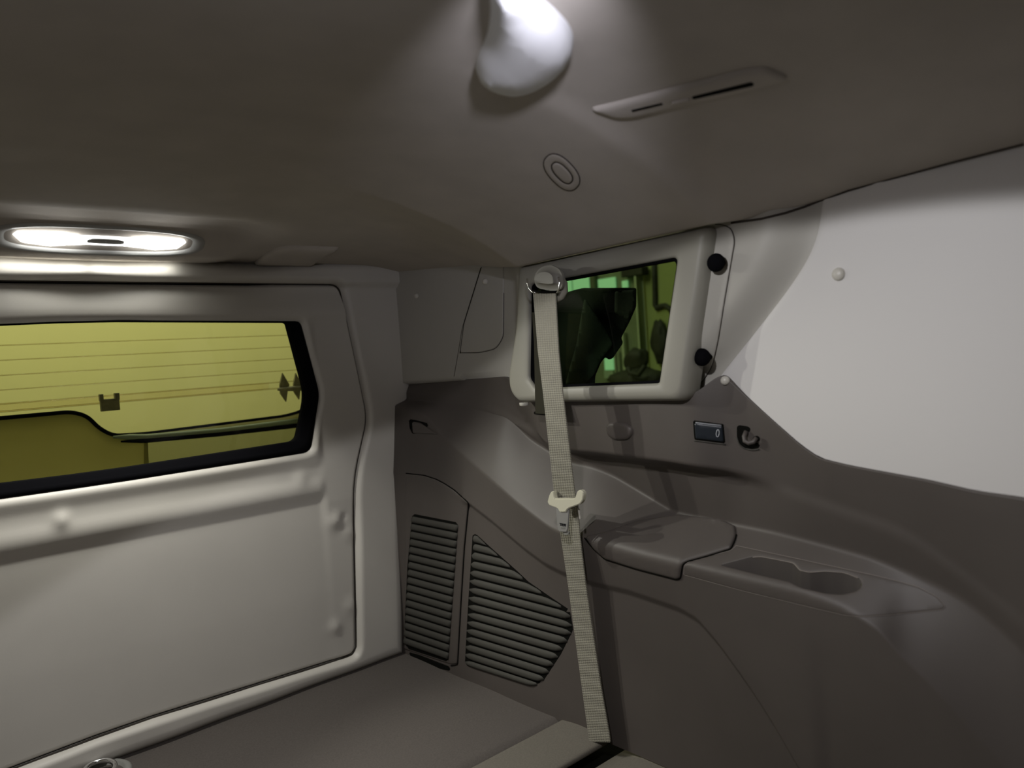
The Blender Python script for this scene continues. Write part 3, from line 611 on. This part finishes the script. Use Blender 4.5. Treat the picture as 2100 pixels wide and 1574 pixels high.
# ------------------------------------------------------------------ trim parts
def on(p, sc, ox, oy): return (ox+p[0]*sc, oy+p[1]*sc)
def c5(L): return [on(p, .38095, 1180, 1040) for p in L]
lid = rnd(c5([(52, 158), (160, 135), (330, 75), (560, 40), (780, 60), (862, 100), (868, 152), (838, 226), (700, 268), (610, 292), (580, 305), (572, 350), (568, 378), (548, 386), (330, 330), (160, 276), (100, 222)]), 5, 4)
o = patch('storage_lid', lid, BT, 0.0045, M['trim'], trim, step=8, rim=6); BL = [bvh_of(o), BT]
strip('lid_gap', [p for p in rnd(c5([(868, 148), (860, 180), (838, 226), (700, 268), (610, 292), (580, 305), (572, 350), (568, 380), (548, 388), (330, 331), (160, 278), (100, 222), (52, 165)]), 5, 4, closed=False)], BT, 0.0024, M['gap'], trim, off=0.0010)
wells = rnd(c5([(786, 312), (955, 268), (1000, 264), (1175, 298), (1210, 338), (1262, 349), (1345, 342), (1450, 350), (1525, 380), (1548, 415), (1520, 450), (1440, 470), (1350, 464), (1275, 446), (1215, 432), (1150, 400), (1000, 366)]),
            [3, 5, 5, 6, 3, 3, 8, 10, 10, 10, 10, 10, 10, 4, 3, 3, 4], 4)
tray_o = rnd(c5([(583, 362), (586, 318), (600, 300), (640, 284), (838, 232), (866, 206), (1050, 245), (1300, 299), (1600, 364), (1740, 398), (1850, 430), (1950, 482), (1992, 534), (1975, 550), (1700, 578), (1540, 589), (1450, 580), (1200, 521), (900, 448)]),
             [3, 3, 3, 4, 4, 2, 5, 5, 5, 5, 8, 8, 8, 8, 5, 8, 8, 5, 5], 4)
tray = patch('cup_tray', tray_o, BT, 0.0012, M['trim'], trim, step=8, rim=3, holes=[wells], sink=0.0006)
strip('tray_edge', tray_o, BT, 0.0009, mat('tray_edge_plastic', (0.24, 0.21, 0.185), 0.5), trim, off=0.0004, closed=True)  # paler than the tray: the edge highlight is put into the colour
W0 = [cast(BT, *p, 0.0002)[0] for p in dens(wells, 4)]; cw = sum((Vector(p) for p in W0), Vector())/len(W0)
def sink(P, f, dz): return [tuple(cw+(Vector(p)-cw)*f+Vector((0, 0, -dz))) for p in P]
base = min(p.z for p in W0)-0.040
G = [[tuple(p) for p in W0], sink(W0, .985, .003)]
G.append([(cw.x+(p.x-cw.x)*.96, cw.y+(p.y-cw.y)*.97, base+0.006) for p in W0]); G.append([(cw.x+(p.x-cw.x)*.92, cw.y+(p.y-cw.y)*.94, base) for p in W0])
mbw = MB().grid(G, closed=True); n = len(mbw.v); k = len(W0); mbw.f.append(tuple(range(n-k, n))); cwll = mbw.build('cup_well', mat('cup_well_plastic', (0.062, 0.053, 0.047), 0.6), trim)
def inpx(L):
    RT = R.T
    def t(c):
        q = RT@(np.array(c)-CAM)
        return q[2] < -.05 and inside(L, 1050+F*q[0]/-q[2], 787-F*q[1]/-q[2])
    return t
# access cover with louvres, and the fixed louvres beside it
def c3(L): return [on(p, .25418, 820, 1020) for p in L]
cov = rnd([(833, 970), (870, 974), (895, 982), (912, 991), (932, 1004), (961, 1030), (952, 1122), (945, 1236), (938, 1360), (925, 1361), (829, 1330)], 3, 4)
cover = patch('access_cover', cov, BT, 0.0022, M['trim'], trim, step=8, rim=3)
strip('cover_gap', rnd([(833, 970), (870, 974), (895, 982), (912, 991), (932, 1004), (962, 1031), (953, 1122), (946, 1236), (939, 1362), (925, 1364)], 4, 4, closed=False), BT, 0.0024, M['gap'], trim, off=0.0008)
BCv = [bvh_of(cover), BT]
def louvre(L0, R0, L1, R1, b, parent, name='slat', pt=0.0):
    """one angled slat between two dark slots: top edge set back, belly proud"""
    n = 20; rows = []
    for f, h in ((0.05, -.0012), (0.16, .0030), (0.36, .0048), (0.60, .0050), (0.80, .0036), (0.90, .0010), (0.92, -.0012)):
        r = []
        for j in range(n+1):
            t = j/n; e = min(1, t*n/1.2, (1-t)*n/1.2) if pt else 1
            ff = 0.48+(f-0.48)*(0.25+0.75*e)
            x = (L0[0]*(1-ff)+L1[0]*ff)*(1-t)+(R0[0]*(1-ff)+R1[0]*ff)*t; y = (L0[1]*(1-ff)+L1[1]*ff)*(1-t)+(R0[1]*(1-ff)+R1[1]*ff)*t
            p = cast(b, x, y, h*(0.3+0.7*e))[0]; r.append(tuple(p))
        rows.append(r)
    m_ = MB().grid(rows); c_ = len(rows[0]); m_.f.append(tuple(i*c_ for i in range(len(rows)))); m_.f.append(tuple(i*c_+c_-1 for i in range(len(rows)))[::-1])
    return m_.build(name, M['grille'], parent)
SL = [((105-i*3.9, 145+i*61.2), (470-i*4.7, 215+i*64.4)) for i in range(18)]
patch('grille_backing', c3([(100, 128), (472, 200), (396, 1262), (392, 1325), (52, 1215), (40, 1000), (60, 560)]), BCv, 0.0004, M['gap'], cover, step=9, rim=1)
for i in range(17):
    q = c3([SL[i][0], SL[i][1], SL[i+1][0], SL[i+1][1]]); louvre(q[0], q[1], q[2], q[3], BCv, cover)
RS = [((600, 298), (622, 302)), ((600, 365), (718, 396)), ((590, 430), (822, 487)), ((580, 503), (926, 581)), ((575, 572), (1035, 682)), ((570, 640), (1205, 802)), ((565, 708), (1368, 916)), ((560, 775), (1385, 998)), ((558, 845), (1392, 1065)),
      ((555, 910), (1372, 1127)), ((550, 975), (1328, 1195)), ((545, 1040), (1294, 1257)), ((540, 1105), (1256, 1320)), ((535, 1170), (1220, 1380)), ((530, 1235), (1182, 1440)), ((530, 1300), (1140, 1497)), ((528, 1352), (1065, 1524))]
bk = [(588, 285), (625, 300), (724, 392), (930, 575), (1040, 678), (1210, 796), (1372, 905), (1400, 1065), (1300, 1262), (1150, 1490), (1060, 1512), (524, 1350), (548, 900)]
patch('louvre_backing', c3(bk), BT, 0.0004, M['gap'], trim, step=9, rim=1)
for i in range(16):
    q = c3([RS[i][0], RS[i][1], RS[i+1][0], RS[i+1][1]]); louvre(q[0], q[1], q[2], q[3], BT, trim, pt=1)
patch('grille_foot', rnd([(838, 1336), (860, 1342), (922, 1366), (924, 1375), (890, 1368), (845, 1350)], 3, 3), BT, 0.001, M['gap'], trim, step=6, rim=1)
# notch at the partition edge
patch('retaining_notch', rnd([(838, 858), (858, 862), (880, 868), (872, 884), (846, 890), (840, 878)], 4, 4), BT, 0.0006, M['gap'], trim, step=5, rim=1.5)
patch('trim_lug', rnd([(846, 864), (862, 866), (900, 890), (848, 888)], 3, 4), BT, 0.004, M['trim'], trim, step=5, rim=3)
# belt height button, switch, hook
bt = rnd([(1244, 872), (1252, 865), (1282, 865), (1298, 876), (1299, 890), (1290, 901), (1262, 902), (1246, 890)], 9, 5)
patch('oval_button', bt, BT, 0.006, M['trim'], trim, step=6, rim=6)['label'] = 'oval brown plastic cap under the window box'
sw = patch('switch_plate', rnd([(1421, 861), (1484, 869), (1488, 909), (1424, 901)], 3, 4), BT, 0.0012, M['gap'], trim, step=6, rim=2)
bsw = [bvh_of(sw), BT]
sb = patch('rocker_switch', rnd([(1424, 866), (1482, 873), (1485, 906), (1427, 899)], 3, 4), bsw, 0.0025, M['navy'], sw, step=6, rim=3); sb['label'] = 'dark navy rocker switch face'
B5 = [bvh_of(sb)]+bsw
patch('switch_edge', [(1424, 864.5), (1482, 871), (1482, 873.5), (1424, 867)], B5, 0.0006, mat('switch_edge_grey', (.32, .33, .35), .4), sw, step=5, rim=.8)
sym = oval(1472, 888, 3.1, 7.4, 0.10, 20, 2.0); strip('switch_symbol', sym, B5, 0.0013, M['ind'], sw, off=0.0004, closed=True, step=3)
strip('switch_lip', [(1424, 903), (1456, 907), (1489, 911)], BT, 0.0022, M['grille'], trim, off=.0006)
hk = rnd([(1511, 874), (1516, 871), (1535, 874), (1540, 879), (1537, 886), (1530, 888), (1528, 898), (1535, 905), (1560, 909), (1556, 919), (1543, 921), (1527, 918), (1516, 909), (1511, 895)], 4, 4)
hr = patch('hook_recess', hk, BT, 0.0005, M['gap'], trim, step=5, rim=1.5)
hp_ = [cast(BT, px, py, o)[0] for px, py, o in [(1531, 884, .001), (1529, 893, .006), (1532, 901, .010), (1541, 905, .011), (1551, 903, .009), (1556, 895, .006)]]
MB().tube(hp_, [.0035, .0034, .0034, .0034, .0034, .003], 10).build('coat_hook', M['trim'], trim)
patch('hook_pocket', rnd([(1543, 896), (1553, 892), (1560, 898), (1557, 905), (1545, 904)], 3, 3), BT, 0.0005, M['gap'], trim, step=4, rim=1)
strip('hook_lip', rnd([(1511, 896), (1516, 911), (1528, 920), (1544, 923), (1557, 921)], 6, 4, closed=False), BT, .0022, M['grille'], trim, off=.0006)
_in = inpx(wells)
def nearw(c):
    if _in(c): return True
    q = R.T@(np.array(c)-CAM)
    if q[2] > -.05: return False
    x, y = 1050+F*q[0]/-q[2], 787-F*q[1]/-q[2]
    return 1470 < x < 1780 and 1130 < y < 1225 and pdist(wells, [(x, y)])[0] < 6
cut(trim, nearw)
strip('well_rim', rnd(c5([(955, 268), (1000, 264), (1175, 298), (1210, 338), (1262, 349), (1345, 342), (1450, 350), (1525, 380)]), [2, 5, 6, 3, 3, 8, 10, 2], 4, closed=False), [bvh_of(tray)], 0.0016, bpy.data.materials['tray_edge_plastic'], trim, off=0.0002)  # pale tube painted as the highlight along the far well rim
# ------------------------------------------------------------------ seat belt
sb_ = root('seat_belt', tuple(onz(1230, 1515, 0.0))); tag(sb_, 'beige seat belt hanging from the side window box down to the floor', 'seat belt'); kids = []
def web(L, Rr, name, th=.0013, m='belt'):
    """webbing between matching left and right edge points"""
    n = len(L); G = []; uv = []
    Lv = [Vector(a) for a in L]; Rv = [Vector(a) for a in Rr]; s = 0; cols = 10
    for i in range(n):
        t = (Lv[min(i+1, n-1)]-Lv[max(i-1, 0)]).normalized(); w_ = (Rv[i]-Lv[i]).normalized(); nn = t.cross(w_).normalized()
        if nn.x > 0: nn = -nn
        if i: s += (Lv[i]-Lv[i-1]).length
        rowp = [Lv[i].lerp(Rv[i], j/cols)+nn*th for j in range(cols+1)]+[Lv[i].lerp(Rv[i], 1-j/cols)-nn*th for j in range(cols+1)]
        G.append([tuple(p) for p in rowp]); uv += [(j/cols, s) for j in range(cols+1)]+[(1-j/cols, s) for j in range(cols+1)]
    m_ = MB().grid(G, closed=True); k = 2*(cols+1); m_.f.append(tuple(range(k))); m_.f.append(tuple(range(len(m_.v)-k, len(m_.v)))[::-1])
    return autosmooth(link(name, m_.v, m_.f, M[m], uvs=uv), 50)
def belt_pts(rows_, X0, X1, n=26, bow=0.0):
    ys = np.linspace(rows_[0][0], rows_[-1][0], n); L = []; Rr = []
    for i, y in enumerate(ys):
        fx = 4*(i/(n-1))*(1-i/(n-1))
        xl = np.interp(y, [r[0] for r in rows_], [r[1] for r in rows_]); xr = np.interp(y, [r[0] for r in rows_], [r[2] for r in rows_]); X = X0+(X1-X0)*i/(n-1)-bow*fx
        L.append(onx(xl, y, X)); Rr.append(onx(xr, y+1.5, X))
    return L, Rr
kids.append(web(*belt_pts([(598, 1094, 1140), (610, 1095, 1140), (720, 1104, 1146), (800, 1114, 1154), (1000, 1136, 1178), (1022, 1139, 1181)], .915, .932, bow=.020), 'shoulder_webbing'))
kids.append(web(*belt_pts([(1016, 1142, 1184), (1100, 1151, 1190), (1200, 1166, 1202), (1400, 1193, 1232), (1503, 1207, 1250), (1519, 1209, 1252)], .950, .976), 'lap_webbing'))
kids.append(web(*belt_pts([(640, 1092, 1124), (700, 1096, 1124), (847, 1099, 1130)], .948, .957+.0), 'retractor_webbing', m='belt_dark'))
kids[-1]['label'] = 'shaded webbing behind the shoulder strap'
strip('belt_slot', [(1098, 846), (1132, 848)], BT, .006, M['gap'], trim, off=0.0005)
XR = .918
# tongue
def slab(pix, X, th, bev=.0012, n=4, rr=4):
    P = rnd(pix, rr, n); bm = bmesh.new(); vs = [bm.verts.new(tuple(onx(px, py, X))) for px, py in P]; f = bm.faces.new(vs)
    r = bmesh.ops.extrude_face_region(bm, geom=[f]); 
    for v in [g for g in r['geom'] if isinstance(g, bmesh.types.BMVert)]: v.co.x += th
    bmesh.ops.recalc_face_normals(bm, faces=bm.faces[:])
    es = [e for e in bm.edges if len(e.link_faces) == 2 and e.calc_face_angle(0) > 1.2]
    bmesh.ops.bevel(bm, geom=es, offset=bev, segments=3, affect='EDGES'); bmesh.ops.triangulate(bm, faces=[f for f in bm.faces if len(f.verts) > 4])
    bm.verts.index_update(); m_ = MB(); m_.add([tuple(v.co) for v in bm.verts], [tuple(v.index for v in f.verts) for f in bm.faces]); bm.free(); return m_
XTg = .917
def c7(L): return [on(p, .08894, 1090, 980) for p in L]
body = c7([(400, 400), (440, 320), (500, 290), (512, 380), (530, 470), (990, 470), (1010, 420), (1050, 300), (1110, 270), (1180, 310), (1195, 380), (1170, 520), (1110, 600), (860, 690), (800, 740), (785, 785), (640, 785), (600, 700), (400, 620), (360, 550)])
kids.append(autosmooth(slab(body, XTg, .009, .0012, 3, 2.2).build('tongue_grip', M['cream']), 35)); kids[-1]['label'] = 'pale cream plastic grip'
kids.append(autosmooth(slab(c7([(560, 700), (860, 690), (860, 800), (830, 1180), (800, 1245), (650, 1240), (600, 1180), (575, 940)]), XTg+.003, .003, .0008, 3, 1.5).build('tongue_plate', M['steel']), 35)); kids[-1]['label'] = 'grey metal tongue plate'
kids.append(autosmooth(slab(c7([(700, 1240), (870, 1230), (860, 1290), (810, 1320), (750, 1300)]), XTg+.006, .003, .0006, 3, 1.5).build('tongue_stop', M['greyp']), 35))
kids.append(autosmooth(slab(c7([(1060, 690), (1090, 700), (1130, 940), (1095, 945)]), XTg+.016, .002, .0004, 3, 1).build('belt_stop', M['cap']), 35))
adopt(sb_, kids)
def text(body_, px, py, X, size, m, parent):
    cu = bpy.data.curves.new('lettering', 'FONT'); cu.body = body_; cu.size = size; cu.extrude = .0002; cu.align_x = 'CENTER'; cu.align_y = 'CENTER'; cu.offset = .0002
    o = bpy.data.objects.new('lettering', cu); COL.objects.link(o); cu.materials.append(m)
    o.matrix_world = Matrix.Translation(Vector(onx(px, py, X))) @ Matrix(((0, 0, -1), (-1, 0, 0), (0, 1, 0))).to_4x4()
    bpy.context.view_layer.update(); me = bpy.data.meshes.new_from_object(o.evaluated_get(bpy.context.evaluated_depsgraph_get())); mw = o.matrix_world.copy(); bpy.data.objects.remove(o)
    o = bpy.data.objects.new('lettering', me); COL.objects.link(o); me.transform(mw); o.parent = parent; o.matrix_parent_inverse = Matrix.Translation(-Vector(parent.location)); return o
t1 = text('TRW', 1154, 1076, XTg+.0026, .0066, M['black'], sb_); t2 = text('PRESS', 1154.5, 1082, XTg+.0026, .0034, M['greyp'], sb_)
# anchor: loop, cover
an = root('belt_anchor', tuple(onx(1118, 570, .95))); tag(an, 'rounded beige belt guide cover with metal loop on the window box corner', 'belt guide'); kids = []
m_ = slab([(1086, 578), (1087, 562), (1096, 550), (1108, 544), (1122, 543), (1136, 550), (1143, 562), (1145, 580), (1140, 594), (1125, 596), (1105, 593), (1092, 590)], .902, .026, .011, 4, 8)
kids.append(autosmooth(m_.build('guide_cover', M['boxv']), 60))
LP = [(1150, 566), (1156, 580), (1156, 596), (1150, 608), (1143, 614), (1140, 612)]
kids.append(MB().tube([onx(x, y, .925) for x, y in rnd(LP, 10, 5, closed=False)], [.005]*6+[.0062]*99, 10, flat=.9).build('webbing_fold', M['belt']) if False else MB().tube([onx(x, y, .930) for x, y in LP], [.003, .0065, .0075, .007, .005, .003], 10).build('webbing_fold', M['belt']))
for L_ in ([(1081, 571), (1082, 582), (1085, 591), (1091, 598), (1098, 600)], [(1145, 568), (1148, 580), (1147, 592), (1142, 600)]):
    kids.append(MB().tube([onx(x, y, .909) for x, y in L_], .0015, 10).build('metal_loop', M['chrome']))
kids.append(MB().tube([onx(x, y, .9105) for x, y in [(1092, 596), (1110, 599), (1142, 598)]], .0018, 8).build('loop_slot', M['gap']))  # dark tube standing in for the shade between cover and webbing
kids.append(autosmooth(slab([(1105, 552), (1120, 547), (1133, 553), (1139, 568), (1138, 586), (1130, 597), (1112, 594)], .929, .0275, .003, 4, 6).build('guide_base', M['boxv']), 60))
adopt(an, kids)
# ------------------------------------------------------------------ outside the side window: garage
XG = 3.3
tag(MB().box((XG+.03, 2.5, 0.8), .03, 3.2, 1.7).build('wall_garage_side', M['garage'], smooth=False), kind='structure')
def gbox(name, x0, y0, x1, y1, X, th, m, parent=None):
    a, b_ = onx(x0, y0, X), onx(x1, y1, X); return MB().box((X, (a[1]+b_[1])/2, (a[2]+b_[2])/2), th, abs(a[1]-b_[1])/2, abs(a[2]-b_[2])/2, bev=min(.006, th*.4)).build(name, m, parent, smooth=False)
gd = root('garage_door', tuple(onx(1250, 760, XG-.05))); tag(gd, 'pale framed garage door with lit green panes seen through side window', 'door'); kids = []
kids += [gbox('door_leaf', 1145, 566, 1324, 800, XG-.01, .012, mat('door_grey_green', (.16, .19, .11), .8, var=.1)), gbox('door_post', 1309, 566, 1324, 800, XG-.05, .03, M['gframe']), gbox('door_header', 1280, 552, 1324, 563, XG-.05, .03, M['dark'])]
for q in [(1158, 573, 1173, 600), (1175, 573, 1210, 600), (1227, 573, 1263, 590), (1276, 576, 1288, 589)]: kids.append(gbox('window_pane', *q, XG-.04, .006, M['gpane']))
kids.append(gbox('window_pane', 1240, 734, 1259, 758, XG-.04, .006, M['gpane'])); kids.append(gbox('glazing_bar', 1211, 562, 1226, 640, XG-.05, .015, mat('bar_dark', (.09, .11, .06), .8)))
kids.append(gbox('door_stile', 1276, 680, 1288, 790, XG-.05, .015, M['gframe'])); kids.append(gbox('door_rib', 1262, 720, 1266, 790, XG-.04, .01, M['gframe'])); kids.append(gbox('door_rib', 1270, 720, 1273, 790, XG-.04, .01, M['gframe']))
kids.append(gbox('lower_panel', 1240, 760, 1260, 775, XG-.04, .008, mat('pale_panel', (.28, .36, .25), .8)))
adopt(gd, kids)
hs = MB().tube([onx(x, y, XG-.012) for x, y in [(1341, 536), (1342, 570), (1343, 605), (1343, 625), (1347, 632), (1354, 628), (1364, 626), (1374, 633), (1384, 648)]], .014, 8).build('hose', M['dark']); tag(hs, 'dark hose drooping on the green garage wall', 'hose')
def blob(name, px, py, rx, rz, X, m, seed):
    bm = bmesh.new(); bmesh.ops.create_icosphere(bm, subdivisions=3, radius=1); rn = random.Random(seed); c = Vector(onx(px, py, X)); ph = [rn.uniform(0, 6) for _ in range(6)]
    for v in bm.verts:
        k = 1+.14*math.sin(v.co.x*5+ph[0])*math.sin(v.co.z*4+ph[1])+.08*math.sin(v.co.y*9+ph[2]); v.co = Vector((v.co.x*rx*.6*k, v.co.y*rx*k, v.co.z*rz*k))+c
    bm.verts.index_update(); m_ = MB().add([tuple(v.co) for v in bm.verts], [tuple(v.index for v in f.verts) for f in bm.faces]); bm.free(); return m_.build(name, m)
PXM = 3.3/1.0*0.0
def pm(X, px, py, d): return float(np.linalg.norm(onx(px+d, py, X)-onx(px, py, X)))
b1 = blob('hose_reel', 1352, 700, .05, .11, XG-.028, M['dark'], 1); tag(b1, 'dark round hose reel on the green wall near the glass edge', 'hose reel')
cmp_ = root('compressor', tuple(onx(1306, 790, XG-.3))); tag(cmp_, 'dark shop compressor standing below the door post in the garage', 'compressor')
q1 = blob('motor', 1306, 738, .07, .06, XG-.3, M['dark'], 2); q2 = blob('tank', 1312, 783, .17, .07, XG-.3, M['dark'], 3)
q3 = MB().tube([onx(x, y, XG-.42) for x, y in [(1287, 752), (1292, 765), (1310, 768), (1322, 750)]], .012, 8).build('pipe', M['dark'])
q4 = [MB().tube([onx(x, 790, XG-.3), (XG-.3, onx(x, 790, XG-.3)[1], -.63)], .02, 8).build('leg', M['dark']) for x in (1300, 1324)]
adopt(cmp_, [q1, q2, q3]+q4)
# dark cloth hanging outside
cl = [(1040, 560), (1150, 602), (1198, 591), (1225, 590), (1305, 590), (1305, 628), (1291, 660), (1274, 692), (1278, 703), (1267, 719), (1257, 734), (1251, 737), (1243, 731), (1233, 742), (1221, 770), (1219, 815), (1030, 850)]
def cloth(name, poly, X0, m, amp=.012, fold=0.0):
    O = dens(poly, 7); A = np.array(O); pts = list(O)+[(x, y) for x in np.arange(A[:, 0].min(), A[:, 0].max(), 7) for y in np.arange(A[:, 1].min(), A[:, 1].max(), 7) if inside(O, x, y)]
    vs, es, fs, *_ = delaunay_2d_cdt([Vector(p) for p in pts], [(i, (i+1) % len(O)) for i in range(len(O))], [], 0, 1e-3)
    V = [onx(v[0], v[1], X0+amp*math.sin(v[0]*.045+v[1]*.02)+.5*amp*math.sin(v[1]*.05-v[0]*.07)) for v in vs]
    Fc = [tuple(f) for f in fs if inside(O, sum(vs[i][0] for i in f)/len(f), sum(vs[i][1] for i in f)/len(f))]
    o = link(name, V, Fc, m); md = o.modifiers.new('thick', 'SOLIDIFY'); md.thickness = .003; return o
c0 = cloth('hanging_cover', rnd(cl, 4, 3), 1.32, M['cloth']); tag(c0, 'dark angular cloth cover hanging outside the green tinted side window', 'cloth')
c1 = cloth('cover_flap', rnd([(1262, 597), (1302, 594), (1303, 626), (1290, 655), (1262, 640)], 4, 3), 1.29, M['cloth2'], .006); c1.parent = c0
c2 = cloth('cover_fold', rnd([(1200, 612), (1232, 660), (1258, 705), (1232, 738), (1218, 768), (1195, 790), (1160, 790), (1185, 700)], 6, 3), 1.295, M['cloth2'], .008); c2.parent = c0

pp = onx(1100, 700, 1.345); pole = MB().tube([(pp[0], pp[1], pp[2]), (pp[0], pp[1], -.63)], .012, 8).lathe((pp[0], pp[1], -.63), (0, 0, 1), [(.2, 0), (.2, .02), (.02, .04)], 20).build('stand', M['dark'], c0)
